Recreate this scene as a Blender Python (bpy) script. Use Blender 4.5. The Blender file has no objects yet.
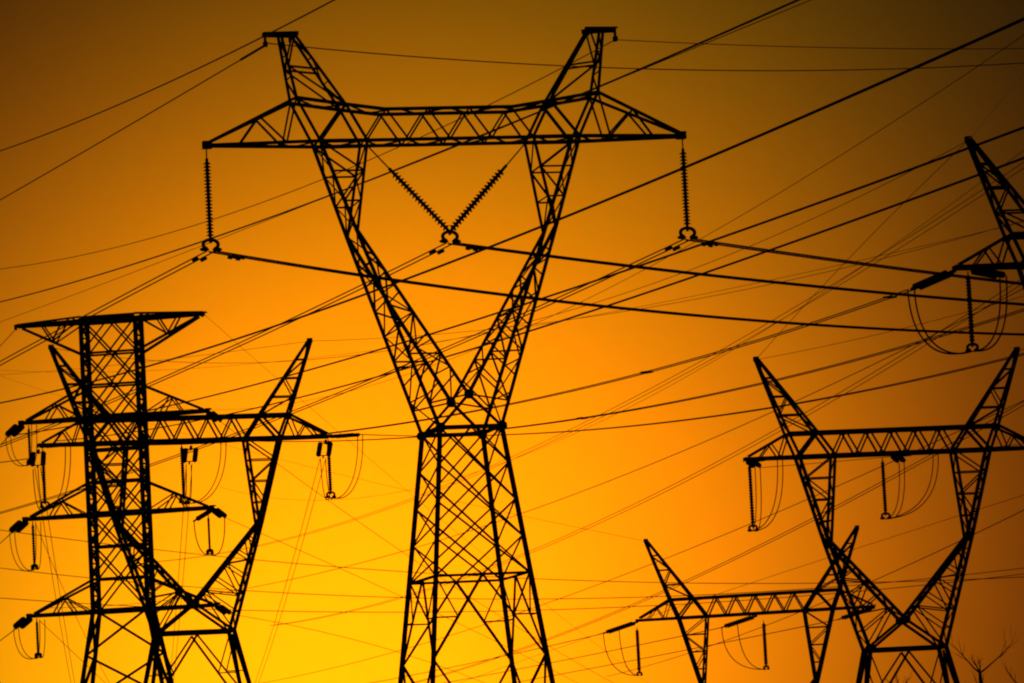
import bpy, math, random
from mathutils import Vector, Matrix
random.seed(7)
sc = bpy.context.scene
COL = sc.collection
R = math.radians

# ------------------------------------------------------------------ camera
F = 4700.0                       # focal length in pixels of a 1024 px wide frame
CAMZ = 1.7
PITCH = math.atan(480 / F)
ROLL = R(3.0)
cam = bpy.data.cameras.new('camera')
cam.sensor_width = 36.0
cam.lens = F / 1024 * 36.0
cam.clip_start = 1.0
cam.clip_end = 20000.0
co = bpy.data.objects.new('camera', cam)
COL.objects.link(co)
fwd = Vector((0, math.cos(PITCH), math.sin(PITCH)))
rt0 = Vector((1, 0, 0))
up0 = Vector((0, -math.sin(PITCH), math.cos(PITCH)))
rt = rt0 * math.cos(ROLL) - up0 * math.sin(ROLL)
up = rt0 * math.sin(ROLL) + up0 * math.cos(ROLL)
CAM = Vector((0, 0, CAMZ))
m = Matrix((rt, up, -fwd)).transposed().to_4x4()
m.translation = CAM
co.matrix_world = m
sc.camera = co

# ------------------------------------------------------------------ sky, sun, exposure
SUN_AZ, SUN_EL = R(-2.2), R(1.4)            # azimuth to the right of +Y, elevation
world = bpy.data.worlds.new('World')
sc.world = world
world.use_nodes = True
nt = world.node_tree
nt.nodes.clear()
N = nt.nodes.new
L = nt.links.new
def mth(op, a, b=None, c=None):
    n = N('ShaderNodeMath'); n.operation = op
    for i, v in enumerate((a, b, c)):
        if v is None: continue
        if isinstance(v, (int, float)): n.inputs[i].default_value = v
        else: L(v, n.inputs[i])
    return n.outputs[0]
sky = N('ShaderNodeTexSky'); sky.sky_type = 'NISHITA'; sky.sun_disc = False
sky.sun_elevation = SUN_EL; sky.sun_rotation = SUN_AZ
sky.dust_density = 6.0; sky.air_density = 2.0
tc = N('ShaderNodeTexCoord')
nrm = N('ShaderNodeVectorMath'); nrm.operation = 'NORMALIZE'
L(tc.outputs['Generated'], nrm.inputs[0])
sp = N('ShaderNodeSeparateXYZ'); L(nrm.outputs[0], sp.inputs[0])
az = mth('MULTIPLY', mth('ARCTAN2', sp.outputs[0], sp.outputs[1]), 180 / math.pi)
el = mth('MULTIPLY', mth('ARCSINE', sp.outputs[2]), 180 / math.pi)
# dusty glow round the low sun: log radiance as a smooth hump over azimuth and elevation
QR = (0.30, -0.14721, 0.16857, -0.03629, -0.03588, 0.00486)
QG = (-0.795, -0.20489, 0.08187, -0.03583, -0.0257, 0.01387)
def hump(q):
    a = mth('ADD', q[0], mth('MULTIPLY', az, q[1]))
    a = mth('MULTIPLY_ADD', el, q[2], a)
    a = mth('MULTIPLY_ADD', mth('MULTIPLY', az, az), q[3], a)
    a = mth('MULTIPLY_ADD', mth('MULTIPLY', el, el), q[4], a)
    a = mth('MULTIPLY_ADD', mth('MULTIPLY', az, el), q[5], a)
    return mth('EXPONENT', a)
nz = N('ShaderNodeTexNoise'); nz.inputs['Scale'].default_value = 210.0
nz.inputs['Detail'].default_value = 3.0
L(nrm.outputs[0], nz.inputs['Vector'])
dust = mth('MULTIPLY_ADD', nz.outputs['Fac'], 0.09, 0.985)
nz2 = N('ShaderNodeTexNoise'); nz2.inputs['Scale'].default_value = 330.0
nz2.inputs['Detail'].default_value = 4.0
L(nrm.outputs[0], nz2.inputs['Vector'])
dust2 = mth('MULTIPLY_ADD', nz2.outputs['Fac'], 0.10, 0.95)
cr = N('ShaderNodeCombineXYZ')
L(mth('MULTIPLY', hump(QR), dust), cr.inputs[0])
L(mth('MULTIPLY', hump(QG), dust2), cr.inputs[1])
cr.inputs[2].default_value = 0.0016
filt = N('ShaderNodeVectorMath'); filt.operation = 'MULTIPLY'
L(sky.outputs[0], filt.inputs[0]); filt.inputs[1].default_value = (0.03, 0.008, 0.0008)
bg_sky = N('ShaderNodeBackground'); L(filt.outputs[0], bg_sky.inputs[0]); bg_sky.inputs[1].default_value = 0.06
bg_glow = N('ShaderNodeBackground'); L(cr.outputs[0], bg_glow.inputs[0]); bg_glow.inputs[1].default_value = 1.0
add = N('ShaderNodeAddShader'); L(bg_sky.outputs[0], add.inputs[0]); L(bg_glow.outputs[0], add.inputs[1])
wo = N('ShaderNodeOutputWorld'); L(add.outputs[0], wo.inputs[0])

sl = bpy.data.lights.new('sun', 'SUN'); sl.energy = 0.3; sl.angle = R(0.5); sl.color = (1.0, 0.55, 0.15)
so = bpy.data.objects.new('sun', sl); COL.objects.link(so)
sd = Vector((math.sin(SUN_AZ) * math.cos(SUN_EL), math.cos(SUN_AZ) * math.cos(SUN_EL), math.sin(SUN_EL)))
so.rotation_euler = sd.to_track_quat('Z', 'Y').to_euler()
sc.view_settings.view_transform = 'Standard'
sc.view_settings.look = 'None'
sc.view_settings.exposure = 0.0
sc.view_settings.gamma = 1.0
sc.view_settings.use_curve_mapping = False
sc.cycles.pixel_filter_type = 'BLACKMAN_HARRIS'
sc.cycles.filter_width = 2.1
sc.cycles.sample_clamp_direct = 1.5
sc.cycles.sample_clamp_indirect = 1.5

# ------------------------------------------------------------------ helpers
def at(px, py, Y):
    """world point seen at a pixel at distance Y along the view axis' ground direction"""
    d = fwd + rt * ((px - 512) / F) + up * ((341.5 - py) / F)
    return CAM + d * (Y / d.y)
def proj(v):
    d = v - CAM
    z = d.dot(fwd)
    return (512 + F * d.dot(rt) / z, 341.5 - F * d.dot(up) / z)

def mat(name, c1, c2, scale=6.0, rough=0.6, metal=0.0, bump=0.0):
    m_ = bpy.data.materials.new(name); m_.use_nodes = True
    t = m_.node_tree; b = t.nodes['Principled BSDF']
    n = t.nodes.new('ShaderNodeTexNoise'); n.inputs['Scale'].default_value = scale; n.inputs['Detail'].default_value = 5
    g = t.nodes.new('ShaderNodeTexCoord'); t.links.new(g.outputs['Object'], n.inputs['Vector'])
    r_ = t.nodes.new('ShaderNodeValToRGB')
    r_.color_ramp.elements[0].position = 0.35; r_.color_ramp.elements[1].position = 0.65
    r_.color_ramp.elements[0].color = (*c1, 1); r_.color_ramp.elements[1].color = (*c2, 1)
    t.links.new(n.outputs['Fac'], r_.inputs[0]); t.links.new(r_.outputs[0], b.inputs['Base Color'])
    b.inputs['Specular IOR Level'].default_value = 0.15; b.inputs['Roughness'].default_value = rough; b.inputs['Metallic'].default_value = metal
    if bump:
        bp = t.nodes.new('ShaderNodeBump'); bp.inputs['Strength'].default_value = bump
        t.links.new(n.outputs['Fac'], bp.inputs['Height']); t.links.new(bp.outputs[0], b.inputs['Normal'])
    return m_
M = {
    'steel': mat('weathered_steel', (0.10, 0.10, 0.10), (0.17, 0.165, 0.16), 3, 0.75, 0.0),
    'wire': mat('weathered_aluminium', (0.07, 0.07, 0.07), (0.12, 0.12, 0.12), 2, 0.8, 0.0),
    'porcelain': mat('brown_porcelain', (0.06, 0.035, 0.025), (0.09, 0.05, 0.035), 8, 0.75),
    'fitting': mat('forged_fitting', (0.08, 0.08, 0.08), (0.13, 0.12, 0.11), 5, 0.75, 0.0),
    'concrete': mat('concrete', (0.25, 0.24, 0.22), (0.36, 0.35, 0.32), 4, 0.9, 0, 0.3),
    'bark': mat('bark', (0.05, 0.04, 0.03), (0.09, 0.07, 0.05), 9, 0.9, 0, 0.5),
    'ground': mat('dry_field', (0.09, 0.08, 0.04), (0.18, 0.14, 0.07), 0.08, 0.95, 0, 0.4),
}

def tag(o, label=None, cat=None, group=None, kind=None):
    if label: o['label'] = label
    if cat: o['category'] = cat
    if group: o['group'] = group
    if kind: o['kind'] = kind
    return o
def empty(name, loc, rz=0.0):
    o = bpy.data.objects.new(name, None); COL.objects.link(o)
    o.location = loc; o.rotation_euler = (0, 0, rz); o.empty_display_size = 0.5
    return o

class MB:
    """collects bars, plates, tubes and lathes into one mesh"""
    def __init__(s): s.v = []; s.f = []
    def bar(s, a, b, w, t=None):
        """steel angle section of flange width w from a to b"""
        a, b = Vector(a), Vector(b); d = b - a
        if d.length < 1e-5: return
        d.normalize()
        ref = Vector((0, 0, 1)) if abs(d.z) < 0.9 else Vector((1, 0, 0))
        x = d.cross(ref).normalized(); y = d.cross(x).normalized()
        t = t or 0.22 * w; h = w / 2
        pr = [(-h, -h), (h, -h), (h, -h + t), (-h + t, -h + t), (-h + t, h), (-h, h)]
        n = len(s.v)
        for p in (a, b):
            for (i, j) in pr: s.v.append(p + x * i + y * j)
        for i in range(6): s.f.append((n + i, n + (i + 1) % 6, n + 6 + (i + 1) % 6, n + 6 + i))
        s.f.append((n, n + 5, n + 4, n + 3)); s.f.append((n, n + 3, n + 2, n + 1))
        s.f.append((n + 6, n + 7, n + 8, n + 9)); s.f.append((n + 6, n + 9, n + 10, n + 11))
    def poly(s, pts, w):
        for a, b in zip(pts, pts[1:]): s.bar(a, b, w)
    def box(s, c, sx, sy, sz, rot=None):
        c = Vector(c); n = len(s.v)
        for i in (-1, 1):
            for j in (-1, 1):
                for k in (-1, 1):
                    p = Vector((i * sx / 2, j * sy / 2, k * sz / 2))
                    if rot: p = rot @ p
                    s.v.append(c + p)
        for q in ((0, 1, 3, 2), (4, 6, 7, 5), (0, 4, 5, 1), (2, 3, 7, 6), (0, 2, 6, 4), (1, 5, 7, 3)):
            s.f.append(tuple(n + i for i in q))
    def tube(s, pts, r, k=6, caps=True):
        pts = [Vector(p) for p in pts]; n = len(s.v)
        rr = r if isinstance(r, (list, tuple)) else [r] * len(pts)
        x = None
        for i, p in enumerate(pts):
            d = (pts[min(i + 1, len(pts) - 1)] - pts[max(i - 1, 0)]).normalized()
            if x is None:
                ref = Vector((0, 0, 1)) if abs(d.z) < 0.9 else Vector((1, 0, 0))
                x = d.cross(ref).normalized()
            else:
                x = (x - d * x.dot(d)).normalized()
            y = d.cross(x)
            for j in range(k):
                a = 2 * math.pi * j / k
                s.v.append(p + (x * math.cos(a) + y * math.sin(a)) * rr[i])
        for i in range(len(pts) - 1):
            for j in range(k):
                s.f.append((n + i * k + j, n + i * k + (j + 1) % k, n + (i + 1) * k + (j + 1) % k, n + (i + 1) * k + j))
        if caps:
            s.f.append(tuple(n + j for j in reversed(range(k))))
            s.f.append(tuple(n + (len(pts) - 1) * k + j for j in range(k)))
    def disc(s, c, r, t, k=8):
        c = Vector(c); n = len(s.v)
        for y in (-t / 2, t / 2):
            for i in range(k):
                a = 2 * math.pi * (i + 0.5) / k
                s.v.append(c + Vector((math.cos(a) * r, y, math.sin(a) * r)))
        for i in range(k): s.f.append((n + i, n + (i + 1) % k, n + k + (i + 1) % k, n + k + i))
        s.f.append(tuple(n + i for i in reversed(range(k)))); s.f.append(tuple(n + k + i for i in range(k)))
    def zig(s, A, B, n, w, cross=False, rungs=False, start=0):
        """zigzag bracing between polylines A and B (each a list of points), n bays"""
        def on(P, t):
            P = [Vector(p) for p in P]
            ls = [(b - a).length for a, b in zip(P, P[1:])]; T = sum(ls) * t
            for a, b, l in zip(P, P[1:], ls):
                if T <= l + 1e-9: return a.lerp(b, T / l if l else 0)
                T -= l
            return P[-1]
        for i in range(n):
            a0, a1, b0, b1 = on(A, i / n), on(A, (i + 1) / n), on(B, i / n), on(B, (i + 1) / n)
            if cross or (i + start) % 2 == 0: s.bar(a0, b1, w)
            if cross or (i + start) % 2 == 1: s.bar(b0, a1, w)
            if rungs and i > 0: s.bar(a0, b0, w)
    def build(s, name, material, parent=None, smooth=False):
        me = bpy.data.meshes.new(name); me.from_pydata([tuple(v) for v in s.v], [], s.f); me.update()
        if smooth:
            for p in me.polygons: p.use_smooth = True
        me.materials.append(material)
        o = bpy.data.objects.new(name, me); COL.objects.link(o)
        if parent: o.parent = parent
        return o

# ------------------------------------------------------------------ ground
g = MB()
n_ = 24
for i in range(n_ + 1):
    for j in range(n_ + 1):
        g.v.append(Vector((-6000 + 12000 * i / n_, -3000 + 12000 * j / n_, 0)))
for i in range(n_):
    for j in range(n_):
        a = i * (n_ + 1) + j
        g.f.append((a, a + n_ + 1, a + n_ + 2, a + 1))
tag(g.build('ground', M['ground']), kind='structure')

def foundations(root, pts):
    for (x, y) in pts:
        b = MB(); b.box((x, y, 0.15), 1.3, 1.3, 0.7); b.box((x, y, 0.6), 0.7, 0.7, 0.22)
        b.build('foundation', M['concrete'], root)

class Tower:
    """root Empty at the base; pt() gives world points from local metres with z measured from the arm's underside"""
    def __init__(s, name, px, py, D, th, label, cat='pylon', group=None):
        A = at(px, py, D)
        s.h = A.z; s.th = th
        s.base = Vector((A.x, A.y, 0))
        s.root = empty(name, s.base, th); tag(s.root, label, cat, group)
    def pt(s, x, y, z):
        return s.base + Matrix.Rotation(s.th, 3, 'Z') @ Vector((x, y, z + s.h))
    def lp(s, x, y, z): return Vector((x, y, z + s.h))

def interp(tab, z):
    for (z0, v0), (z1, v1) in zip(tab, tab[1:]):
        if z0 >= z >= z1: return v0 + (v1 - v0) * (z0 - z) / (z0 - z1)
    return tab[0][1] if z > tab[0][0] else tab[-1][1]

# ------------------------------------------------------------------ the big suspension pylon
T = Tower('transmission_tower', 446.8, 141.4, 214.5, R(12.5),
          'big dark lattice pylon at the centre with forked arms and hanging insulators')
def main_tower(T):
    r = T.root; h = T.h; lp = T.lp
    hd = [(6, 0.35), (4.9, 0.42), (2.0, 0.85), (0.0, 0.95), (-4.2, 1.30), (-11.9, 1.95), (-13.4, 2.1), (-20.3, 3.0), (-h, 3.0 + 0.165 * (h - 20.3))]
    hw = lambda z: 1.43 + 0.109 * (-13.4 - z)
    d = lambda z: interp(hd, z)
    WAIST, BELT, KNEE2 = -13.4, -20.15, -23.9
    # four legs
    for sx in (-1, 1):
        for sy in (-1, 1):
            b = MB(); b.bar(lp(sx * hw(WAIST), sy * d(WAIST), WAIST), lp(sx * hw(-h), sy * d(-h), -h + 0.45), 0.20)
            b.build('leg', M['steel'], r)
    foundations(r, [(sx * hw(-h), sy * d(-h)) for sx in (-1, 1) for sy in (-1, 1)])
    # belts
    for nm, z, w in (('waist_frame', WAIST, 0.2), ('belt_frame', BELT, 0.12)):
        b = MB()
        c = [lp(sx * hw(z), sy * d(z), z) for sx, sy in ((-1, -1), (1, -1), (1, 1), (-1, 1))]
        for i in range(4): b.bar(c[i], c[(i + 1) % 4], w)
        b.build(nm, M['steel'], r)
    # lattice of the four faces
    def corner(k, z):
        sx, sy = ((-1, -1), (1, -1), (1, 1), (-1, 1))[k % 4]
        return lp(sx * hw(z), sy * d(z), z)
    for k in range(4):
        b = MB(); nL = 4
        zs = [WAIST + (BELT - WAIST) * i / nL for i in range(nL + 1)]
        half = WAIST + (BELT - WAIST) / (2 * nL)
        P = lambda z: corner(k, z); Q = lambda z: corner(k + 1, z)
        if k % 2 == 0:
            # double lattice on the faces along the line
            for i in range(nL - 1):
                b.bar(P(zs[i]), Q(zs[i + 2]), 0.085); b.bar(Q(zs[i]), P(zs[i + 2]), 0.085)
            mid = (P(WAIST) + Q(WAIST)) / 2
            b.bar(mid, P(zs[1]), 0.085); b.bar(mid, Q(zs[1]), 0.085)
            mb = (P(BELT) + Q(BELT)) / 2
            b.bar(mb, P(zs[3]), 0.085); b.bar(mb, Q(zs[3]), 0.085)
        else:
            for i in range(nL):
                b.bar(P(zs[i]), Q(zs[i + 1]), 0.085); b.bar(Q(zs[i]), P(zs[i + 1]), 0.085)
        mb = (P(BELT) + Q(BELT)) / 2
        b.bar(mb, P(KNEE2), 0.11); b.bar(mb, Q(KNEE2), 0.11)
        zh = (BELT + KNEE2) / 2
        for C, E in ((P, Q), (Q, P)):
            m_ = mb.lerp(C(KNEE2), 0.5)
            b.bar(C(zh), m_, 0.07); b.bar(C(BELT), m_, 0.07); 
        zb = -h + 0.5
        z2 = (KNEE2 + zb) / 2
        mm = (P(z2) + Q(z2)) / 2
        b.bar(P(KNEE2), mm, 0.11); b.bar(Q(KNEE2), mm, 0.11); b.bar(P(z2), Q(z2), 0.1)
        b.bar(mm, P(zb), 0.11); b.bar(mm, Q(zb), 0.11)
        b.build('face_lattice', M['steel'], r)
    # gusset plates
    for sx in (-1, 1):
        for sy in (-1, 1):
            b = MB(); b.disc(lp(sx * hw(WAIST), sy * (d(WAIST) + 0.12), WAIST), 0.25, 0.03); b.build('gusset_plate', M['steel'], r)
    VC = -11.9
    for sy in (-1, 1):
        b = MB(); b.disc(lp(0, sy * (d(VC) + 0.1), VC), 0.24, 0.03); b.build('gusset_plate', M['steel'], r)
    # forked limbs
    for sx in (-1, 1):
        b = MB(); l = MB(); ch = {}
        for sy in (-1, 1):
            O = [lp(sx * 6.08, sy * d(0), 0), lp(sx * 4.66, sy * d(-4.2), -4.2), lp(sx * hw(WAIST), sy * d(WAIST), WAIST)]
            I1 = [lp(sx * 3.9, sy * d(0), 0), lp(sx * 4.62, sy * d(-4.2), -4.2)]
            I2 = [lp(sx * 4.62, sy * d(-4.2), -4.2), lp(0, sy * d(VC), VC)]
            b.poly(O, 0.15); b.poly(I1, 0.12); b.poly(I2, 0.15)
            b.bar(lp(0, sy * d(VC), VC), lp(-sx * hw(WAIST), sy * d(WAIST), WAIST), 0.13)
            l.zig(O[:2], I1, 3, 0.085, start=0, rungs=True)
            l.zig(O[1:], I2, 8, 0.08, start=1, rungs=True)
            ch[sy] = (O, I1, I2)
        l.zig(ch[-1][0][:2], ch[1][0][:2], 3, 0.07, cross=True)
        l.zig(ch[-1][1], ch[1][1], 3, 0.07, rungs=True)
        l.zig(ch[-1][0][1:], ch[1][0][1:], 6, 0.07, rungs=True)
        l.zig(ch[-1][2], ch[1][2], 6, 0.07, start=1, rungs=True)
        o = b.build('fork_limb', M['steel'], r)
        l.build('bracing', M['steel'], o)
    # middle beam of the crossarm
    b = MB(); l = MB()
    def topz(x):
        x = abs(x)
        return 1.44 if x < 3.0 else (1.44 + (x - 3.0) / 1.8 * 0.25 if x < 4.8 else 1.69 + (x - 4.8) / 2.28 * 0.35)
    dm = 0.75
    for sy in (-1, 1):
        b.bar(lp(-6.08, sy * 0.95, 0), lp(-3.9, sy * 0.9, 0), 0.17); b.bar(lp(3.9, sy * 0.9, 0), lp(6.08, sy * 0.95, 0), 0.17)
        b.bar(lp(-3.9, sy * 0.9, 0), lp(3.9, sy * 0.9, 0), 0.15)
        xs = [-7.08, -4.8, -3.0, 0, 3.0, 4.8, 7.08]
        b.poly([lp(x, sy * (0.85 if abs(x) > 4 else 0.8), topz(x)) for x in xs], 0.15)
        # warren bracing
        k = 4; xb = [-3.9 + 7.8 * i / k for i in range(k + 1)]
        for i in range(k):
            xm = (xb[i] + xb[i + 1]) / 2
            l.bar(lp(xb[i], sy * 0.9, 0), lp(xm, sy * 0.8, topz(xm)), 0.085)
            l.bar(lp(xm, sy * 0.8, topz(xm)), lp(xb[i + 1], sy * 0.9, 0), 0.085)
    l.zig([lp(-6.08, -0.9, 0), lp(6.08, -0.9, 0)], [lp(-6.08, 0.9, 0), lp(6.08, 0.9, 0)], 12, 0.07)
    l.zig([lp(-7.0, -0.85, 1.95), lp(-4.8, -0.8, 1.69), lp(-3, -0.8, 1.44), lp(3, -0.8, 1.44), lp(4.8, -0.8, 1.69), lp(7.0, -0.85, 1.95)],
          [lp(-7.0, 0.85, 1.95), lp(-4.8, 0.8, 1.69), lp(-3, 0.8, 1.44), lp(3, 0.8, 1.44), lp(4.8, 0.8, 1.69), lp(7.0, 0.85, 1.95)], 12, 0.07)
    o = b.build('crossarm', M['steel'], r); l.build('bracing', M['steel'], o)
    # arm ends and earth wire peaks
    for sx in (-1, 1):
        b = MB(); l = MB()
        tip = lp(sx * 11.1, 0, 0.0)
        for sy in (-1, 1):
            tn = tip + Vector((0, sy * 0.16, 0.02))
            tt = tip + Vector((0, sy * 0.12, 0.16))
            a = lp(sx * 6.08, sy * 0.95, 0); t = lp(sx * 7.08, sy * 0.85, 2.04)
            b.bar(a, tn, 0.16); b.bar(t, tt, 0.13)
            p = t.lerp(tt, 0.42)
            l.bar(p, a.lerp(tn, 0.72), 0.09); l.bar(p, a.lerp(tn, 0.30), 0.09); l.bar(t, a.lerp(tn, 0.30), 0.08)
        l.zig([lp(sx * 6.08, -0.95, 0), tip + Vector((0, -0.16, 0.02))], [lp(sx * 6.08, 0.95, 0), tip + Vector((0, 0.16, 0.02))], 5, 0.07)
        o = b.build('crossarm_end', M['steel'], r); l.build('bracing', M['steel'], o)
        q = MB(); q.box(tip + Vector((sx * 0.05, 0, 0.06)), 0.42, 0.42, 0.34); q.build('hanger_plate', M['fitting'], o)
        b = MB(); l = MB(); ch = {}
        for sy in (-1, 1):
            O = [lp(sx * 6.08, sy * 0.95, 0), lp(sx * 7.08, sy * 0.85, 2.04), lp(sx * 7.58, sy * 0.40, 5.05)]
            I = [lp(sx * 3.9, sy * 0.9, 0), lp(sx * 4.8, sy * 0.82, 1.69), lp(sx * 6.95, sy * 0.40, 5.05)]
            b.poly(O, 0.14); b.poly(I, 0.14)
            b.bar(lp(sx * 4.8, sy * 0.82, 1.69), lp(sx * 6.08, sy * 0.95, 0), 0.13)
            l.bar(O[1], I[1], 0.12)
            l.zig(O[1:], I[1:], 2, 0.09, rungs=True, start=1)
            ch[sy] = (O, I)
        l.zig(ch[-1][0][1:], ch[1][0][1:], 3, 0.07, rungs=True); l.zig(ch[-1][1][1:], ch[1][1][1:], 3, 0.07, rungs=True)
        o = b.build('earth_wire_peak', M['steel'], r); l.build('bracing', M['steel'], o)
        q = MB()
        for sy in (-1, 1):
            q.bar(lp(sx * 6.75, sy * 0.38, 5.08), lp(sx * 8.3, sy * 0.16, 5.1), 0.2)
        q.bar(lp(sx * 8.25, -0.25, 5.1), lp(sx * 8.25, 0.25, 5.1), 0.2)
        q.bar(lp(sx * 7.0, -0.4, 4.9), lp(sx * 7.0, 0.4, 4.9), 0.2)
        q.build('bracket', M['steel'], o)
        q = MB(); q.tube([lp(sx * 8.25, 0, 5.05), lp(sx * 8.25, 0, 4.72)], 0.07); q.box(lp(sx * 8.25, 0, 4.66), 0.18, 0.3, 0.22)
        q.build('earth_wire_clamp', M['fitting'], o)
main_tower(T)

# ------------------------------------------------------------------ strain pylons of one pattern
def strain_tower(name, px, py, D, th, label, seed=0):
    T = Tower(name, px, py, D, th, label, group='strain pylons of one pattern')
    r = T.root; h = T.h; lp = T.lp
    WAIST, VC, KN = -13.3, -11.35, -5.9
    hd = [(7, 0.12), (6.7, 0.15), (1.6, 0.65), (0, 0.7), (KN, 0.72), (VC, 0.95), (WAIST, 1.05), (-h, 1.05 + 0.16 * (h + WAIST))]
    d = lambda z: interp(hd, z)
    hw = lambda z: 2.62 + 0.2 * (WAIST - z)
    for sx in (-1, 1):
        for sy in (-1, 1):
            b = MB(); b.bar(lp(sx * hw(WAIST), sy * d(WAIST), WAIST), lp(sx * hw(-h), sy * d(-h), -h + 0.45), 0.26); b.build('leg', M['steel'], r)
    foundations(r, [(sx * hw(-h), sy * d(-h)) for sx in (-1, 1) for sy in (-1, 1)])
    def corner(k, z):
        sx, sy = ((-1, -1), (1, -1), (1, 1), (-1, 1))[k % 4]
        return lp(sx * hw(z), sy * d(z), z)
    b = MB()
    for k in range(4):
        b.bar(corner(k, WAIST), corner(k + 1, WAIST), 0.3)
    b.build('waist_frame', M['steel'], r)
    zs = [WAIST - 0.2]
    while zs[-1] > -h + 3.0 and len(zs) < 6:
        zs.append(max(zs[-1] - 5.2, -h + 0.5))
    if zs[-1] > -h + 0.6: zs[-1] = -h + 0.5
    for k in range(4):
        b = MB()
        for i in range(len(zs) - 1):
            z0, z1 = zs[i], zs[i + 1]; P0, Q0, P1, Q1 = corner(k, z0), corner(k + 1, z0), corner(k, z1), corner(k + 1, z1)
            mid = (P0 + Q0) / 2
            b.bar(mid, P1, 0.13); b.bar(mid, Q1, 0.13)
            zm = (z0 + z1) / 2
            b.bar(corner(k, zm), mid.lerp(P1, 0.5), 0.08); b.bar(corner(k + 1, zm), mid.lerp(Q1, 0.5), 0.08)
            b.bar(P0, mid.lerp(P1, 0.5), 0.08); b.bar(Q0, mid.lerp(Q1, 0.5), 0.08)
            b.bar(P1, Q1, 0.1)
        b.build('face_lattice', M['steel'], r)
    for sy in (-1, 1):
        b = MB(); b.disc(lp(0, sy * (d(VC) + 0.1), VC), 0.3, 0.03); b.build('gusset_plate', M['steel'], r)
    for sx in (-1, 1):
        b = MB(); l = MB(); ch = {}
        for sy in (-1, 1):
            O = [lp(sx * 6.65, sy * d(0), 0), lp(sx * 4.98, sy * d(KN), KN), lp(sx * hw(WAIST), sy * d(WAIST), WAIST)]
            I1 = [lp(sx * 4.18, sy * d(0), 0), lp(sx * 4.8, sy * d(KN), KN)]
            I2 = [lp(sx * 4.8, sy * d(KN), KN), lp(0, sy * d(VC), VC)]
            b.poly(O, 0.22); b.poly(I1, 0.18); b.poly(I2, 0.22)
            b.bar(lp(0, sy * d(VC), VC), lp(-sx * hw(WAIST), sy * d(WAIST), WAIST), 0.18)
            l.zig(O[:2], I1, 4, 0.09, start=1, rungs=True)
            l.zig(O[1:], I2, 6, 0.09, start=0, rungs=True)
            ch[sy] = (O, I1, I2)
        l.zig(ch[-1][0], ch[1][0], 10, 0.09, rungs=True); l.zig(ch[-1][1], ch[1][1], 4, 0.09, rungs=True); l.zig(ch[-1][2], ch[1][2], 6, 0.09, rungs=True)
        o = b.build('fork_limb', M['steel'], r); l.build('bracing', M['steel'], o)
    b = MB(); l = MB()
    for sy in (-1, 1):
        b.bar(lp(-6.65, sy * 0.8, 0), lp(6.65, sy * 0.8, 0), 0.24); b.bar(lp(-7.3, sy * 0.7, 1.6), lp(7.3, sy * 0.7, 1.6), 0.24)
        k = 5; xb = [-4.18 + 8.36 * i / k for i in range(k + 1)]
        for i in range(k):
            xm = (xb[i] + xb[i + 1]) / 2
            l.bar(lp(xb[i], sy * 0.8, 0), lp(xm, sy * 0.7, 1.6), 0.12); l.bar(lp(xm, sy * 0.7, 1.6), lp(xb[i + 1], sy * 0.8, 0), 0.12)
    l.zig([lp(-6.65, -0.8, 0), lp(6.65, -0.8, 0)], [lp(-6.65, 0.8, 0), lp(6.65, 0.8, 0)], 10, 0.1)
    l.zig([lp(-7.3, -0.7, 1.6), lp(7.3, -0.7, 1.6)], [lp(-7.3, 0.7, 1.6), lp(7.3, 0.7, 1.6)], 10, 0.1)
    o = b.build('crossarm', M['steel'], r); l.build('bracing', M['steel'], o)
    for sx in (-1, 1):
        b = MB(); l = MB(); tip = lp(sx * 10.2, 0, 0)
        for sy in (-1, 1):
            tn = tip + Vector((0, sy * 0.4, 0)); tt = tip + Vector((-sx * 0.2, sy * 0.35, 0.2))
            a = lp(sx * 6.65, sy * 0.8, 0); t = lp(sx * 7.3, sy * 0.7, 1.6)
            b.bar(a, tn, 0.22); b.bar(t, tt, 0.17)
            p = t.lerp(tt, 0.45); l.bar(p, a.lerp(tn, 0.75), 0.09); l.bar(p, a.lerp(tn, 0.35), 0.09); l.bar(t, a.lerp(tn, 0.35), 0.09)
        l.zig([lp(sx * 6.65, -0.8, 0), lp(sx * 10.2, -0.4, 0)], [lp(sx * 6.65, 0.8, 0), lp(sx * 10.2, 0.4, 0)], 5, 0.09, cross=True)
        b.bar(lp(sx * 10.2, -0.45, 0), lp(sx * 10.2, 0.45, 0), 0.26)
        o = b.build('crossarm_end', M['steel'], r); l.build('bracing', M['steel'], o)
        b = MB(); l = MB(); ch = {}
        for sy in (-1, 1):
            O = [lp(sx * 6.65, sy * 0.8, 0), lp(sx * 7.3, sy * 0.7, 1.6), lp(sx * 9.2, sy * 0.13, 6.75)]
            I = [lp(sx * 4.18, sy * 0.8, 0), lp(sx * 5.28, sy * 0.7, 1.6), lp(sx * 9.0, sy * 0.13, 6.75)]
            b.poly(O, 0.2); b.poly(I, 0.2); b.bar(lp(sx * 5.28, sy * 0.7, 1.6), lp(sx * 6.65, sy * 0.8, 0), 0.17)
            l.zig(O[1:], I[1:], 4, 0.1, rungs=True, start=1)
            ch[sy] = (O, I)
        l.zig(ch[-1][0][1:], ch[1][0][1:], 4, 0.08, rungs=True); l.zig(ch[-1][1][1:], ch[1][1][1:], 4, 0.08, rungs=True)
        o = b.build('earth_wire_peak', M['steel'], r); l.build('bracing', M['steel'], o)
        q = MB(); q.box(lp(sx * 9.12, 0, 6.8), 0.34, 0.4, 0.3); q.build('earth_wire_clamp', M['fitting'], o)
    return T

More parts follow.
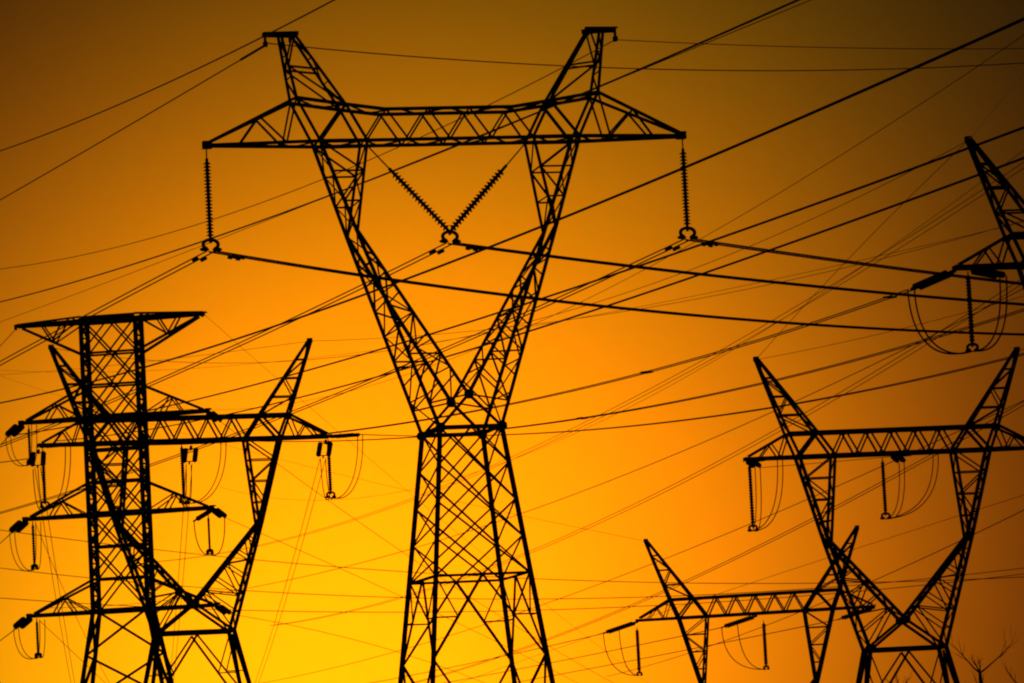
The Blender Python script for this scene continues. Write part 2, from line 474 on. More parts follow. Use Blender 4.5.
TL = strain_tower('transmission_tower', 185.6, 441.0, 325.0, R(14.5), 'forked pylon standing behind the narrow four-armed tower at left')
TR = strain_tower('transmission_tower', 893.0, 453.4, 319.0, R(9.0), 'forked pylon at lower right whose waist shows above the bottom edge')
TS = strain_tower('transmission_tower', 755.5, 613.5, 401.0, R(-11.0), 'smallest and farthest forked pylon, low behind the right pylon')
TU = strain_tower('transmission_tower', 1144.0, 261.5, 247.0, R(9.0), 'forked pylon cut off by the right edge with drooping jumper loops')

# ------------------------------------------------------------------ narrow four-armed tower
TN = Tower('lattice_mast', 114.7, 417.0, 280.0, R(-9.0), 'narrow dark two-column lattice tower with four level crossarms at far left', 'tower')
def narrow_tower(T):
    r = T.root; h = T.h; lp = T.lp
    st = 0.0596 * 97.2
    LV = [st, 0.0, -st, -2 * st]
    w = 1.67; wy = 0.8
    hy = lambda z: wy if z >= LV[3] else wy + 0.10 * (LV[3] - z)
    hw = lambda z: w if z >= LV[3] else w + 0.17 * (LV[3] - z)
    for sx in (-1, 1):
        for sy in (-1, 1):
            b = MB(); b.poly([lp(sx * w, sy * wy, LV[0] + 0.1), lp(sx * w, sy * wy, LV[3]), lp(sx * hw(-h), sy * hy(-h), -h + 0.45)], 0.27); b.build('leg', M['steel'], r)
    foundations(r, [(sx * hw(-h), sy * hy(-h)) for sx in (-1, 1) for sy in (-1, 1)])
    def corner(k, z):
        sx, sy = ((-1, -1), (1, -1), (1, 1), (-1, 1))[k % 4]
        return lp(sx * hw(z), sy * hy(z), z)
    zs = [LV[0] + (LV[3] - LV[0]) * i / 9 for i in range(10)]
    for k in range(4):
        b = MB()
        for i in range(9):
            P0, Q0, P1, Q1 = corner(k, zs[i]), corner(k + 1, zs[i]), corner(k, zs[i + 1]), corner(k + 1, zs[i + 1])
            b.bar(P1, Q1, 0.13 if (i + 1) % 3 else 0.26)
            if k % 2 == 0:
                if i < 8:
                    b.bar(P0, corner(k + 1, zs[i + 2]), 0.11); b.bar(Q0, corner(k, zs[i + 2]), 0.11)
                if i == 0:
                    b.bar((P0 + Q0) / 2, P1, 0.1); b.bar((P0 + Q0) / 2, Q1, 0.1)
            else:
                Pm, Qm = (P0 + P1) / 2, (Q0 + Q1) / 2
                b.bar(P0, Qm, 0.1); b.bar(Q0, Pm, 0.1); b.bar(Pm, Q1, 0.1); b.bar(Qm, P1, 0.1); b.bar(Pm, Qm, 0.1)
        z = LV[3]; i = 0
        while z > -h + 1:
            z1 = max(z - 2.6, -h + 0.5)
            if i % 2 == 0: b.bar(corner(k + 1, z), corner(k, z1), 0.15)
            else: b.bar(corner(k, z), corner(k + 1, z1), 0.15)
            if k % 2 == 1: b.bar(corner(k, z), corner(k + 1, z1), 0.1)
            z = z1; i += 1
        b.build('face_lattice', M['steel'], r)
    tipx = 5.75
    for li, z in enumerate(LV):
        for sx in (-1, 1):
            b = MB(); l = MB()
            dz = -2.0 if li == 0 else 1.85
            tx = tipx
            tip = lp(sx * tx, 0, z)
            for sy in (-1, 1):
                tn = tip + Vector((0, sy * 0.18, 0)); a = lp(sx * w, sy * wy, z); c = lp(sx * w, sy * wy, z + dz)
                tb = tip + Vector((-sx * 0.35, sy * 0.2, -0.12 if li == 0 else 0.12))
                b.bar(a, tn, 0.14 if li == 0 else 0.22); b.bar(c, tb, 0.15)
                if li == 0:
                    b.bar(a + Vector((0, 0, 0.28)), tn + Vector((0, 0, 0.12)), 0.12); l.zig([a, tn], [a + Vector((0, 0, 0.28)), tn + Vector((0, 0, 0.12))], 7, 0.07)
                p = c.lerp(tb, 0.5); l.bar(p, a.lerp(tn, 0.62), 0.09); l.bar(p, a.lerp(tn, 0.3), 0.09); l.bar(p, a.lerp(tn, 0.05), 0.08)
            l.zig([lp(sx * w, -wy, z), tip + Vector((0, -.18, 0))], [lp(sx * w, wy, z), tip + Vector((0, .18, 0))], 4, 0.09, cross=True)
            b.bar(tip + Vector((0, -0.24, 0)), tip + Vector((0, 0.24, 0)), 0.3)
            o = b.build('crossarm', M['steel'], r); l.build('bracing', M['steel'], o)
        for sy in (-1, 1):
            b = MB(); b.bar(lp(-w, sy * (wy + 0.02), z + 0.03), lp(w, sy * (wy + 0.02), z + 0.03), 0.24)
            if li == 0:
                b.bar(lp(-w, sy * wy, z + 0.24), lp(w, sy * wy, z + 0.24), 0.14); b.bar(lp(-w, sy * wy, z + 0.24), lp(-w, sy * (wy + 0.02), z + 0.03), 0.14)
            b.build('arm_tie', M['steel'], r)
    return LV, tipx, w
LV, NTIP, NW = narrow_tower(TN)

# ------------------------------------------------------------------ insulators
def lathe_pts(mb, a, b, n, r_disc, r_core, k=8):
    """a string of n sheds from a to b"""
    a, b = Vector(a), Vector(b); pts = []; rr = []
    for i in range(n):
        for t, q in ((0.0, r_core), (0.18, r_core * 1.5), (0.34, r_disc * 0.8), (0.5, r_disc), (0.58, r_disc * 0.92), (0.66, r_core)):
            pts.append(a.lerp(b, (i + t) / n)); rr.append(q)
    pts.append(b); rr.append(r_core)
    mb.tube(pts, rr, k)

def insulator(A, B, label, n=22, r_disc=0.16, link=0.5, end=0.25, group=None, each=False, name='insulator_string', extra=None):
    """one string from A (on the steel) to B, with link, sheds and end fitting; world coordinates"""
    A, B = Vector(A), Vector(B); d = (B - A).normalized(); Ln = (B - A).length
    root = empty(name, A); tag(root, label, 'insulator', group)
    o = A
    m_ = MB(); m_.tube([A - o, A + d * link - o], 0.035); m_.tube([A + d * link * 0.85 - o, A + d * (link + 0.12) - o], 0.08)
    m_.build('link', M['fitting'], root)
    s0, s1 = A + d * (link + 0.08), B - d * end
    if each:
        me = None
        for i in range(n):
            p0, p1 = s0.lerp(s1, i / n), s0.lerp(s1, (i + 1) / n)
            if me is None:
                m_ = MB(); lathe_pts(m_, (0, 0, 0), p1 - p0, 1, r_disc, 0.075, 12)
                q = m_.build('disc', M['porcelain'], root, smooth=True); me = q.data
            else:
                q = bpy.data.objects.new('disc', me); COL.objects.link(q); q.parent = root
            q.location = p0 - o
    else:
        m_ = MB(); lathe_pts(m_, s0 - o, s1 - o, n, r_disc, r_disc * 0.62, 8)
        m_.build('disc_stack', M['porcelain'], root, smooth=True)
    m_ = MB(); m_.tube([s1 - o, B - o], 0.07)
    m_.build('end_fitting', M['fitting'], root)
    if extra: extra(root, o, B)
    return root

def ring_yoke(u, size=0.36, weights=True):
    """open ring with two clamps under the string; u = horizontal direction across the string"""
    def f(root, o, B):
        m_ = MB(); c = B - o + Vector((0, 0, -size * 0.6)); pts = []
        for i in range(19):
            a = R(-60 + 300 * i / 18)
            pts.append(c + u * math.cos(a) * size * 1.0 + Vector((0, 0, math.sin(a) * size * 0.62)))
        m_.tube(pts, 0.085, 6)
        m_.tube([B - o, B - o + Vector((0, 0, -0.15))], 0.08)
        q = m_.build('yoke_ring', M['fitting'], root)
        for s in (-1, 1):
            w_ = MB(); p = c + u * s * size * 0.85 + Vector((0, 0, -size * 0.62))
            w_.tube([p - u * size * 0.62, p - u * size * 0.34, p + u * size * 0.34, p + u * size * 0.62], [0.03, 0.09, 0.09, 0.03], 8)
            w_.build('clamp', M['fitting'], q)
    return f

def strain_pair(A, B, label, sep=0.45, n=14, r_disc=0.15, group='strain insulators at the arm ends', side=None, yoke=0.14):
    """double tension string from the arm at A to the conductor end at B"""
    A, B = Vector(A), Vector(B); d = (B - A).normalized()
    s = side or d.cross(Vector((0, 0, 1))).normalized()
    root = empty('strain_insulator', A); tag(root, label, 'insulator', group)
    o = A; Ln = (B - A).length
    m_ = MB(); m_.tube([A - o, A - o + d * 0.4], 0.11); m_.build('link', M['fitting'], root)
    pa, pb = A + d * 0.35, B - d * 0.35
    for p in (pa, pb):
        y = MB(); rot = Matrix((s, d, s.cross(d))).transposed(); y.box(p - o, sep + 0.14, yoke, 0.05, rot); y.build('yoke_plate', M['fitting'], root)
    for q in ((-1, 1) if sep > 0.01 else (0,)):
        m_ = MB(); lathe_pts(m_, pa + s * q * sep / 2 - o + d * 0.1, pb + s * q * sep / 2 - o - d * 0.1, n, r_disc, 0.06, 8)
        m_.build('disc_stack', M['porcelain'], root, smooth=True)
    m_ = MB(); m_.tube([pb - o, B - o + d * 0.05], 0.06); m_.build('tension_clamp', M['fitting'], root)
    return root

# ------------------------------------------------------------------ wires
def W(p): return at(*p) if isinstance(p, (tuple, list)) else Vector(p)
def catenary(A, B, via=None, sag=None, t0=0.0, t1=1.0, n=48, name=''):
    A, B = W(A), W(B)
    if via is not None:
        best = None
        for i in range(1, 400):                   # where the span passes the via column
            t = i / 400; p = A.lerp(B, t); x, y = proj(p)
            # z that brings the point onto the via row
            for _ in range(3):
                dz = (y - via[1]) * (p.y / F); p = p + Vector((0, 0, dz)); x, y = proj(p)
            e = abs(x - via[0])
            if best is None or e < best[0]: best = (e, t, p)
        e, t, p = best
        sag = (A.lerp(B, t).z - p.z) / (4 * t * (1 - t))
    if sag is None: sag = 0
    pts = []
    for i in range(n + 1):
        t = t0 + (t1 - t0) * i / n
        p = A.lerp(B, t); p.z -= 4 * sag * t * (1 - t); pts.append(p)
    return pts, sag

def single_wire(name, label, A, B, via=None, sag=None, r=0.02, t0=0.0, t1=1.0, cat='wire', group=None, n=48, grip=0.0):
    r *= 1.22
    pts, s = catenary(A, B, via, sag, t0, t1, n, label)
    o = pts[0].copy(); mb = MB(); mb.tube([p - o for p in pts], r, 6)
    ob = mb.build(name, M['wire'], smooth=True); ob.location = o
    if grip:
        d = (pts[3] - pts[0]).normalized(); gm = MB(); gm.tube([Vector((0, 0, 0)), d * grip], r * 2.0, 6); gm.build('armour_grip', M['fitting'], ob)
    tag(ob, label, cat, group)
    return ob

def bundle(label, A, B, via=None, sag=None, r=0.02, sep=0.4, t0=0.0, t1=1.0, group=None, spacers=(), damp=(), name='conductor_bundle', vertical=0.0, n=48):
    r *= 1.25
    """twin conductors with spacers and dampers"""
    pts, s = catenary(A, B, via, sag, t0, t1, n, label)
    A_, B_ = pts[0], pts[-1]
    hd = (B_ - A_); hd.z = 0; hd.normalize(); u = Vector((hd.y, -hd.x, 0))
    o = A_.copy(); root = empty(name, o); tag(root, label, 'power line', group)
    ln = (B_ - A_).length
    for q in (-1, 1):
        mb = MB(); off = u * q * sep / 2 + Vector((0, 0, q * vertical / 2))
        mb.tube([p - o + off for p in pts], r, 6)
        c = mb.build('conductor', M['wire'], root, smooth=True)
        for dd in damp:
            i = dd / ln * (len(pts) - 1); k = int(i); p = pts[k].lerp(pts[min(k + 1, len(pts) - 1)], i - k) - o + off
            dm = MB(); a = p - Vector((0, 0, 0.1)); hd3 = (pts[k + 1] - pts[k]).normalized()
            dm.tube([a - hd3 * 0.3, a - hd3 * 0.12], 0.085, 8); dm.tube([a + hd3 * 0.12, a + hd3 * 0.3], 0.085, 8)
            dm.tube([a - hd3 * 0.2, a + hd3 * 0.2], 0.03); dm.tube([p + Vector((0, 0, 0.02)), a], 0.05)
            dm.build('damper', M['fitting'], c)
    for tt in spacers:
        i = tt * (len(pts) - 1); k = int(i); p = pts[k].lerp(pts[min(k + 1, len(pts) - 1)], i - k) - o
        dm = MB(); dm.tube([p - u * (sep / 2 + 0.08), p + u * (sep / 2 + 0.08)], 0.06, 8)
        dm.tube([p - u * sep / 2 - hd * 0.3, p - u * sep / 2 + hd * 0.3], 0.06, 8); dm.tube([p + u * sep / 2 - hd * 0.3, p + u * sep / 2 + hd * 0.3], 0.06, 8)
        dm.build('spacer', M['fitting'], root)
    return root

def jumper(label, A, B, low=None, sep=0.35, r=0.022, drop=None, group='jumper loops under the arms'):
    r *= 1.6
    """slack twin loop from a strain insulator's end A down to the clamp B"""
    A, B = W(A), W(B)
    if drop is None: drop = 0.15 * (A.z - B.z)
    # leaves A steeply, arrives at B almost level
    C1 = A + Vector((0, 0, -(A.z - B.z) * 0.75)); C2 = B.lerp(A, 0.55); C2.z = B.z - drop
    pts = []
    for i in range(25):
        t = i / 24
        pts.append(A * (1 - t) ** 3 + C1 * 3 * t * (1 - t) ** 2 + C2 * 3 * t * t * (1 - t) + B * t ** 3)
    hd = B - A; hd.z = 0
    if hd.length < 0.05: hd = Vector((1, 0, 0))
    hd.normalize(); u = Vector((1, 0, 0))
    o = A.copy(); root = empty('jumper_loop', o); tag(root, label, 'jumper wire', group)
    for q in (-1, 1):
        mb = MB()
        mb.tube([p - o + u * q * sep / 2 * (1 if i < 20 else 1 - (i - 19) / 8) for i, p in enumerate(pts)], r, 6)
        mb.build('conductor', M['wire'], root, smooth=True)
    return root

# ---- main pylon: hanging strings and the three twin-conductor spans on either side
def off(v, x=0, y=0, z=0): return Vector(v) + Vector((x, y, z))
ARM = {'left': 'left arm tip', 'middle': 'beam middle', 'right': 'right arm tip'}
main_pts = {}
ringu = Vector((0.93, 0.36, 0))
for key, sx, lab in (('left', -1, 'long vertical disc string hanging from the left arm tip of the central pylon'),
                     ('right', 1, 'long vertical disc string hanging from the right arm tip of the central pylon')):
    A = T.pt(sx * 11.2, 0, -0.1); B = off(A, z=-4.2)
    insulator(A, B, lab, n=22, r_disc=0.185, link=0.55, end=0.12, group='disc strings of the central pylon', each=True, extra=ring_yoke(ringu))
    main_pts[key] = off(B, z=-0.52)
VB = T.pt(-0.08, 0, -4.2)
for sx, lab, ex in ((-1, 'left arm of the slanting V of disc strings under the central beam', ring_yoke(ringu)),
                    (1, 'right arm of the slanting V of disc strings under the central beam', None)):
    insulator(T.pt(sx * 3.8, 0, -0.05), VB, lab, n=19, r_disc=0.2, link=1.8, end=0.15, group='disc strings of the central pylon', each=True, extra=ex)
main_pts['middle'] = off(VB, z=-0.52)
SPAN_L = {'left': ((0, 363.5, 250), (100, 309.5)), 'middle': ((0, 446, 294), (180, 371.5)), 'right': ((0, 513, 338), (340, 393))}
SPAN_R = {'left': ((1024, 334.5, 238), (640, 310)), 'middle': ((1024, 304.5, 233.7), (739, 278.5)), 'right': ((1024, 284, 229.7), (860, 263.5))}
for k in ('left', 'middle', 'right'):
    src = {'left': 'left string', 'middle': 'V string', 'right': 'right string'}[k]
    bundle('twin conductors sloping down left from the %s of the central pylon' % src, main_pts[k], SPAN_L[k][0], via=SPAN_L[k][1], t1=1.5,
           r=0.024, damp=(1.9,), spacers=(0.21,) if k == 'right' else (), group='twin conductors hung on the central pylon', n=90)
    bundle('twin conductors sagging away rightward from the %s of the central pylon' % src, main_pts[k], SPAN_R[k][0], via=SPAN_R[k][1], t1=1.7,
           r=0.034, damp=(1.3,), group='twin conductors hung on the central pylon', n=90)
# its earth wires
pl, pr = T.pt(-8.25, 0, 4.62), T.pt(8.25, 0, 4.62)
EG = 'earth wires from the pylon peaks'
single_wire('earth_wire', 'thin wire falling left from the left peak of the central pylon to the frame edge', pl, (0, 200, 262), via=(130, 125), r=0.024, t1=1.6, group=EG, grip=4.0, n=90)
single_wire('earth_wire', 'thin wire running right from the left peak of the central pylon', off(pl, z=0.1), (1024, 63, 235), via=(566, 66), r=0.022, t1=1.6, group=EG)
single_wire('earth_wire', 'thin wire running right from the right peak of the central pylon', pr, (1024, 48.5, 232), via=(826, 47.5), r=0.016, t1=1.6, group=EG)
single_wire('earth_wire', 'faint wire dropping left behind the central beam from the right peak', pr, (0, 269, 330), via=(300, 188), r=0.019, t1=1.4, group=EG)

# ---- overhead wires of a nearer line crossing the frame
FG = 'nearer wires crossing the whole frame'
def cross(lab, A, B, via, r, t0=-0.12, t1=1.12, group=FG, name='overhead_wire'):
    return single_wire(name, lab, A, B, via=via, r=r, t0=t0, t1=t1, group=group, n=70)
cross('thick dark wire rising from the left edge past the fork to the upper right corner', (0, 403, 260), (1024, 19, 110), (563, 218), 0.034)
cross('thick wire rising across the big crossarm to the top edge', (0, 302, 250), (798, 0, 125), (440, 152), 0.026)
cross('upper of two parallel dark wires crossing the tip of the cut-off right pylon', (60, 428, 300), (1024, 127.5, 130), (557, 294), 0.032)
cross('lower of two parallel dark wires crossing the cut-off right pylon below its tip', (180, 424, 300), (1024, 158, 132), (607, 306), 0.032, t0=-0.4)
cross('thin wire passing close over the left peak toward the top edge', (0, 151, 240), (334, 0, 170), (262, 37.5), 0.024)
cross('thin faint wire low behind the left disc string', (0, 322, 300), (806, 2, 140), (322, 199), 0.012)

# ---- conductors between the strain pylons at left and at the right edge
ldir = Vector((0.585, -0.80, -0.05)).normalized()
TLt = {'left': TL.pt(-10.2, -0.3, -0.1), 'middle': TL.pt(0.5, -0.7, -0.2), 'right': TL.pt(10.2, -0.3, -0.05)}
TUt = {'left': TU.pt(-10.2, 0.3, -0.1), 'middle': TU.pt(0, 0.7, -0.2), 'right': TU.pt(10.2, 0.3, -0.1)}
e1 = {k: TLt[k] + ldir * 3.7 for k in TLt}
e2 = {k: TUt[k] - ldir * 3.6 + Vector((0, 0, -0.75)) for k in TUt}
via = {'left': (520, 402), 'middle': (599, 415.5), 'right': (772, 407.6)}
for k in ('left', 'middle', 'right'):
    strain_pair(TLt[k], e1[k], 'level strain string toward the right from the %s of the left forked pylon' % ARM[k])
    bundle('twin conductors from the %s of the left forked pylon to the cut-off pylon' % ARM[k], e1[k], e2[k], via=via[k], r=0.025,
           spacers=(0.735, 0.98) if k == 'left' else ((0.47,) if k == 'middle' else ()), group='twin conductors between the strain pylons', n=90)
strain_pair(TUt['left'], e2['left'], 'thick strain string on the left arm tip of the cut-off pylon at right edge', r_disc=0.19, sep=0.4)
# far side of the left forked pylon
bdir = Vector((-0.087, 0.995, -0.06)).normalized()
for k, dx in (('left', -0.2), ('middle', -0.3), ('right', -0.35)):
    A = off(TLt[k], x=dx, y=0.6, z=-0.2); B = A + Vector((-0.35, 2.4, -1.0))
    strain_pair(A, B, 'foreshortened strain string pointing down under the %s of the left forked pylon' % ARM[k], sep=0.72, r_disc=0.19, yoke=0.06)
    far = B + Vector((-13, 150, -8.0))
    bundle('faint twin conductors dropping away behind the left forked pylon from its %s' % ARM[k], B, far, sag=0.4, r=0.02, t1=2.0, group='twin conductors running off to the horizon')
single_wire('overhead_wire', 'short dark wire entering from the left edge to the left forked pylon arm tip', off(TLt['left'], x=-0.5, y=0.6, z=-0.7), (-60, 467, 350), sag=0.1, r=0.03, t1=2, group='thin far wires')
ju = Vector((1, 0, 0))
def drop_string(A, Ln, lab, n=20, r_disc=0.13, ring=0.27):
    B = off(A, z=-Ln)
    insulator(A, B, lab, n=n, r_disc=r_disc, link=0.25, end=0.1, group='jumper strings under the arms', extra=ring_yoke(ju, ring))
    return off(B, z=-ring * 1.4)
for k, xx in (('left', -10.0), ('middle', -0.3), ('right', 10.1)):
    c = drop_string(TL.pt(xx, 0, -0.15), 3.75, 'straight vertical jumper string under the %s of the left forked pylon' % ARM[k], r_disc=0.15)
    jumper('twin slack loop right of the %s jumper string of the left forked pylon' % k, e1[k], c)
    jumper('twin slack loop left of the %s jumper string of the left forked pylon' % k, off(TLt[k], x=-0.7, y=3.0, z=-1.3), c)
# pylon at right edge
c = drop_string(TU.pt(-9.6, 0, -0.2), 3.85, 'jumper string with ring clamp under the cut-off pylon at right edge', r_disc=0.16)
jumper('twin slack loop hanging left of the jumper string at right edge', e2['left'], off(c, x=-0.1), drop=0.25, r=0.03)
q = at(1003, 276, 248.5)
strain_pair(TU.pt(-9.4, -0.4, -0.2), q, 'short strain string tucked under the arm of the cut-off pylon at right edge', r_disc=0.19)
jumper('twin slack loop hanging right of the jumper string at right edge', q, off(c, x=0.1), drop=-0.1, r=0.03)
# right pylon
TRt = {'left': TR.pt(-10.2, 0, -0.1), 'middle': TR.pt(-0.1, 0, -0.15), 'right': TR.pt(10.2, 0, -0.1)}
for k, L_ in (('left', 4.3), ('middle', 3.8)):
    A = TRt[k]
    c = drop_string(off(A, x=0.2 if k == 'left' else -0.65, z=-0.1), L_, 'thin vertical jumper string under the %s of the lower right forked pylon' % ARM[k], r_disc=0.15)
    p1 = off(A, x=1.0, y=-3.2, z=-0.15); p2 = off(A, x=0.9, y=3.2, z=-0.2)
    strain_pair(off(A, x=0.25, y=-0.4), p1, 'short strain string toward the viewer, %s of the lower right pylon' % ARM[k], r_disc=0.17)
    strain_pair(off(A, x=0.25, y=0.4), p2, 'short strain string pointing away, %s of the lower right pylon' % ARM[k], r_disc=0.17)
    if k == 'left':
        jumper('wide twin slack loop right of the left jumper string, lower right pylon', off(p1, x=1.1), c, drop=0.0)
        jumper('narrow twin slack loop beside the left jumper string, lower right pylon', p2, c, drop=0.0)
    else:
        jumper('wide twin slack loop right of the middle jumper string, lower right pylon', off(p1, x=1.7), c, drop=0.0)
        jumper('narrow twin slack loop beside the middle jumper string, lower right pylon', p2, c, drop=0.0)
single_wire('overhead_wire', 'thin wire passing under the left half of the lower right pylon beam', TRt['left'] + Vector((1.0, 3.0, -0.3)), (1060, 440, 420), via=(888, 457), r=0.02, group='thin far wires')
# smallest pylon
TSt = {'left': TS.pt(-10.2, 0, -0.1), 'middle': TS.pt(0.1, 0, -0.2), 'right': TS.pt(10.2, 0, -0.1)}
sdir = Vector((-0.78, 0.60, -0.2)).normalized()
ends = {'left': (250, 702, 640), 'middle': (250, 714, 640), 'right': (250, 726, 660)}
for k in ('left', 'middle', 'right'):
    B = TSt[k] + sdir * 3.8
    strain_pair(TSt[k], B, 'dark slanting strain string at the %s of the smallest pylon' % ARM[k], r_disc=0.2, sep=0.35)
    vv = None
    single_wire('overhead_wire', 'faint wire running down left from the %s of the smallest pylon' % ARM[k], B, ends[k], sag=0.5, r=0.03, t1=1.5, group='thin far wires')
    if k != 'right':
        cc = drop_string(off(TSt[k], x=-0.1 if k == 'left' else 0.55, z=-0.4), 3.9, 'small vertical jumper string under the %s of the smallest pylon' % ARM[k], r_disc=0.19, ring=0.2)
        jumper('slack loop from slanting string to jumper string, %s of the smallest pylon' % ARM[k], B, cc, sep=0.02, r=0.02, drop=0.0)
        jumper('steep slack loop just left of the jumper string, %s of the smallest pylon' % ARM[k], off(TSt[k], x=-1.6, y=2, z=-0.2), cc, sep=0.02, r=0.02, drop=0.0)

# ---- narrow tower
G4 = ('top', 'second', 'third', 'lowest')
tl = [TN.pt(-NTIP, 0, z) for z in LV]; tr = [TN.pt(NTIP, 0, z) for z in LV]
for i in (1, 2, 3):
    B = off(tl[i], x=-1.05, y=2.0, z=-0.6)
    strain_pair(off(tl[i], z=-0.05), B, 'black strain string at the left end of the %s arm of the narrow tower' % G4[i], r_disc=0.2, sep=0.4)
    single_wire('overhead_wire', 'wire leaving the frame leftward from the %s arm of the narrow tower' % G4[i], B, off(B, x=-24, y=90, z=-1), sag=1.2, r=0.022, group='wires of the narrow tower')
    c = drop_string(off(tl[i], x=0.42, z=-0.15), 2.1 if i != 2 else 2.6, 'thin jumper string under the left end of the %s arm, narrow tower' % G4[i], n=14, r_disc=0.1, ring=0.16)
    jumper('slack loop left of the jumper string, left end of the %s narrow tower arm' % G4[i], B, c, sep=0.3, r=0.016)
    e = off(tl[i], x=1.0, y=-2.5, z=-0.35)
    jumper('slack loop right of the jumper string, left end of the %s narrow tower arm' % G4[i], e, c, sep=0.3, r=0.016)
for i, end, vv in ((1, (720, 735, 480), (397, 548)), (2, (600, 695, 440), (326, 562)), (3, (640, 770, 460), (300, 627))):
    A = tr[i]; B = off(A, x=0.5, y=2.6, z=-0.45)
    strain_pair(off(A, z=-0.05), B, 'short strain string at the right end of the %s arm of the narrow tower' % G4[i], r_disc=0.16, sep=0.3, n=12)
    single_wire('overhead_wire', 'faint wire descending right from the %s arm of the narrow tower' % G4[i], B, end, via=vv, r=0.014, t1=1.2, group='wires of the narrow tower')
strain_pair(off(tr[2], z=-0.1), at(194, 521, 277), 'slanting strain string hanging under the right end of the third narrow tower arm', r_disc=0.16, sep=0.0, n=12)
c = drop_string(off(tr[2], x=-0.3, z=-0.4), 2.1, 'thin jumper string under the right end of the third arm, narrow tower', n=14, r_disc=0.09, ring=0.16)
jumper('slack loop right of the jumper string under the right end of the third arm', off(tr[2], x=0.5, y=2.6, z=-0.45), c, sep=0.02, r=0.015)
jumper('slack loop left of the jumper string under the right end of the third arm', at(194, 521, 277), c, sep=0.02, r=0.015)
for i, end, vv in ((2, (230, 790, 420), (64, 590)), (3, (230, 800, 420), (77, 656))):
    single_wire('overhead_wire', 'faint wire slanting down right from the left end of the %s narrow tower arm' % G4[i], off(tl[i], x=0.6, z=-0.3), end, via=vv, r=0.014, t1=1.1, group='wires of the narrow tower')
single_wire('earth_wire', 'thin wire leaving left from the top beam of the narrow tower', tl[0], off(tl[0], x=-14, y=40, z=-3.4), sag=0.5, r=0.018, t1=2, group=EG)
single_wire('earth_wire', 'faint wire descending right from the top beam of the narrow tower', tr[0], (700, 720, 520), sag=1.0, r=0.009, t1=1.2, group=EG)

# ---- earth wires of the forked pylons
pk = lambda t, s: t.pt(s * 9.12, 0, 6.75)
single_wire('earth_wire', 'faint wire from the left peak of the left forked pylon to the cut-off pylon tip', pk(TL, -1), pk(TU, -1), sag=5.0, r=0.014, group=EG, n=80)
single_wire('earth_wire', 'faint wire running right from the right peak of the left forked pylon', pk(TL, 1), pk(TU, 1), via=(739, 291), r=0.014, group=EG, n=80)
single_wire('earth_wire', 'faint wire going left from the right peak of the left forked pylon', pk(TL, 1), (40, 372, 520), via=(236, 351), r=0.014, t1=1.6, group=EG, n=80)
single_wire('earth_wire', 'faint wire climbing from the left peak of the lower right pylon to the cut-off pylon', pk(TR, -1), pk(TU, -1), via=(857, 250), r=0.014, group=EG, n=80)
single_wire('earth_wire', 'faint wire running right from the left peak of the lower right pylon', pk(TR, -1), (1024, 296, 300), via=(853, 340), r=0.014, t1=1.5, group=EG, n=80)
single_wire('earth_wire', 'faint wire rising to the right corner from the tip of the cut-off pylon', pk(TU, -1), (1023, 73, 190), via=(1000, 102), r=0.012, t1=1.5, group=EG)
single_wire('earth_wire', 'thin wire running right from the right peak of the lower right pylon', pk(TR, 1), (1060, 345, 330), sag=0.0, r=0.018, t1=2, group=EG)
single_wire('earth_wire', 'faint wire running left from the left peak of the smallest pylon', pk(TS, -1), (60, 396, 640), sag=1.0, r=0.012, t1=1.5, group=EG)

# ---- faint wires of lines farther off
TG = 'thin far wires'
def far(lab, A, B, via, r=0.018, twin=0.0, t0=-0.35, t1=1.4):
    if twin: return bundle(lab, A, B, via=via, r=r, sep=twin, t0=t0, t1=t1, group='far twin conductors', n=80)
    return single_wire('overhead_wire', lab, A, B, via=via, r=r, t0=t0, t1=t1, group=TG, n=80)
far('very faint wire rising past the right disc string to the upper right corner', (280, 405, 520), (1024, 35, 260), (798, 182), 0.017)
far('faint twin wires sweeping from behind the central trunk up to the cut-off pylon', (287, 539, 480), (1024, 165, 290), (608, 412), 0.017, 0.6)
far('single faint wire climbing from bottom left of the trunk past the lower right pylon peak', (200, 596, 480), (917, 343, 330), (599, 485), 0.024)
far('faint twin wires climbing just above the smallest pylon peak to the cut-off pylon', (400, 598, 480), (1024, 280, 310), (686, 480), 0.02, 0.6)
far('faint twin wires passing behind the smallest pylon and up through the lower right pylon', (452, 672, 520), (924, 460, 360), (691, 579), 0.024, 0.5)
far('single faint wire touching the lower clamp of the left jumper string at lower right', (220, 690, 620), (876, 469, 360), (670, 557), 0.024)
far('wire rising through the right limb of the lower right pylon to the frame edge', (800, 612, 430), (1024, 510, 330), (962, 540), 0.026, t0=-1.5)
far('faint wire near the bottom edge right of the central trunk', (490, 672, 540), (760, 580, 420), (599, 634), 0.016, t1=2.4)
far('thin wire just above the twin wires meeting the cut-off pylon arm', (100, 372, 560), (1024, 222, 300), (757, 283), 0.014)
far('faint wire in the upper right between the two parallel dark wires and the cut-off pylon', (330, 500, 560), (1024, 150, 290), (880, 255), 0.014)
far('uppermost of the three nearly level wires low across the frame', (0, 530, 520), (1024, 577, 520), (533, 578.7), 0.036)
far('middle one of the three nearly level wires low across the frame', (0, 568, 520), (1024, 568, 520), (540, 599), 0.036)
far('lowest of the three nearly level wires low across the frame', (0, 598, 520), (1024, 574, 520), (440, 612), 0.036)

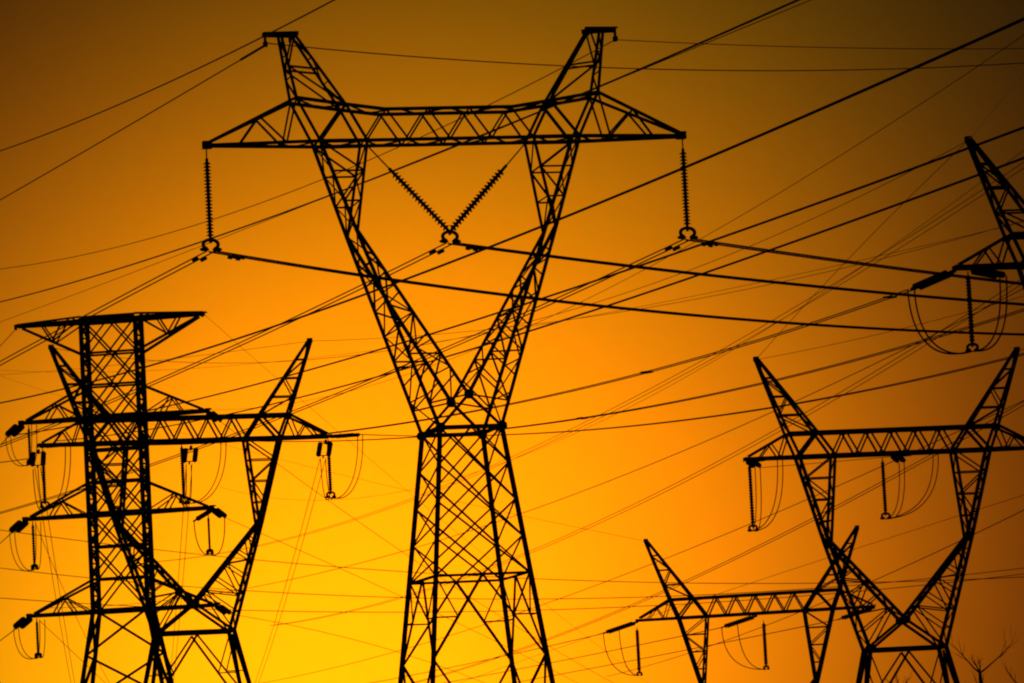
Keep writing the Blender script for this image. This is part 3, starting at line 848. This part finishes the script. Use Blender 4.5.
# ---- bare trees beyond the right pylon
def tree(px, py_top, Y, spread, label, seed, forks):
    rnd = random.Random(seed)
    top = at(px, py_top, Y); base = Vector((top.x, top.y, 0)); H = top.z
    root = empty('bare_tree', base); tag(root, label, 'tree', 'leafless trees by the right edge')
    tr_, br = MB(), MB()
    fz = H
    tk = [Vector((0, 0, 0)), Vector((0.1, 0, fz * 0.5)), Vector((-0.05, 0.1, fz))]
    tr_.tube(tk, [0.17, 0.13, 0.09], 8)
    def grow(p, d, ln, r, lev):
        pts = [p]; rr = [r]; q = p.copy(); dd = d.copy()
        k = 5
        for i in range(k):
            dd = (dd + Vector((rnd.uniform(-.16, .16), rnd.uniform(-.16, .16), rnd.uniform(-.05, .12)))).normalized()
            q = q + dd * ln / k; pts.append(q.copy()); rr.append(r * (1 - 0.75 * (i + 1) / k))
        br.tube(pts, rr, 5)
        if lev < 3:
            for i in range(2, k + 1):
                for _ in range(2 if lev < 2 else 1):
                    if rnd.random() < 0.88:
                        nd = (dd + Vector((rnd.uniform(-.9, .9), rnd.uniform(-.9, .9), rnd.uniform(-.1, .7)))).normalized()
                        grow(pts[i], nd, ln * rnd.uniform(0.3, 0.5), rr[i - 1] * 0.45, lev + 1)
    for (ax, ay, az, l_) in forks:
        grow(tk[-1], Vector((ax, ay, az)).normalized(), l_ * spread, 0.055, 1)
    for i in range(4):
        z = rnd.uniform(0.5, 0.95); p = tk[1].lerp(tk[2], z)
        grow(p, Vector((rnd.uniform(-1, 1), rnd.uniform(-1, 1), 0.5)).normalized(), spread * 0.5, 0.04, 2)
    o = tr_.build('trunk', M['bark'], root, smooth=True); br.build('branches', M['bark'], root, smooth=True)
    return root
tree(981, 673, 260, 2.6, 'bare tree with a forked crown at the lower right corner', 5, [(-1, 0.1, 0.8, 0.85), (1, -0.1, 0.72, 0.95), (0.2, 0.5, 1, 0.35), (-0.4, -0.5, 0.7, 0.4)])
tree(1026, 690, 270, 2.6, 'bare tree half cut by the right edge near the bottom corner', 9, [(-0.9, 0.2, 0.8, 0.7), (0.5, 0.2, 1, 0.9), (1, 0.3, 0.6, 0.9)])
tree(901, 692, 300, 2.2, 'low bare bush top between the legs of the lower right pylon', 12, [(-0.8, 0.2, 0.8, 0.5), (0.7, 0.2, 0.9, 0.5), (0, 0.4, 1, 0.5)])
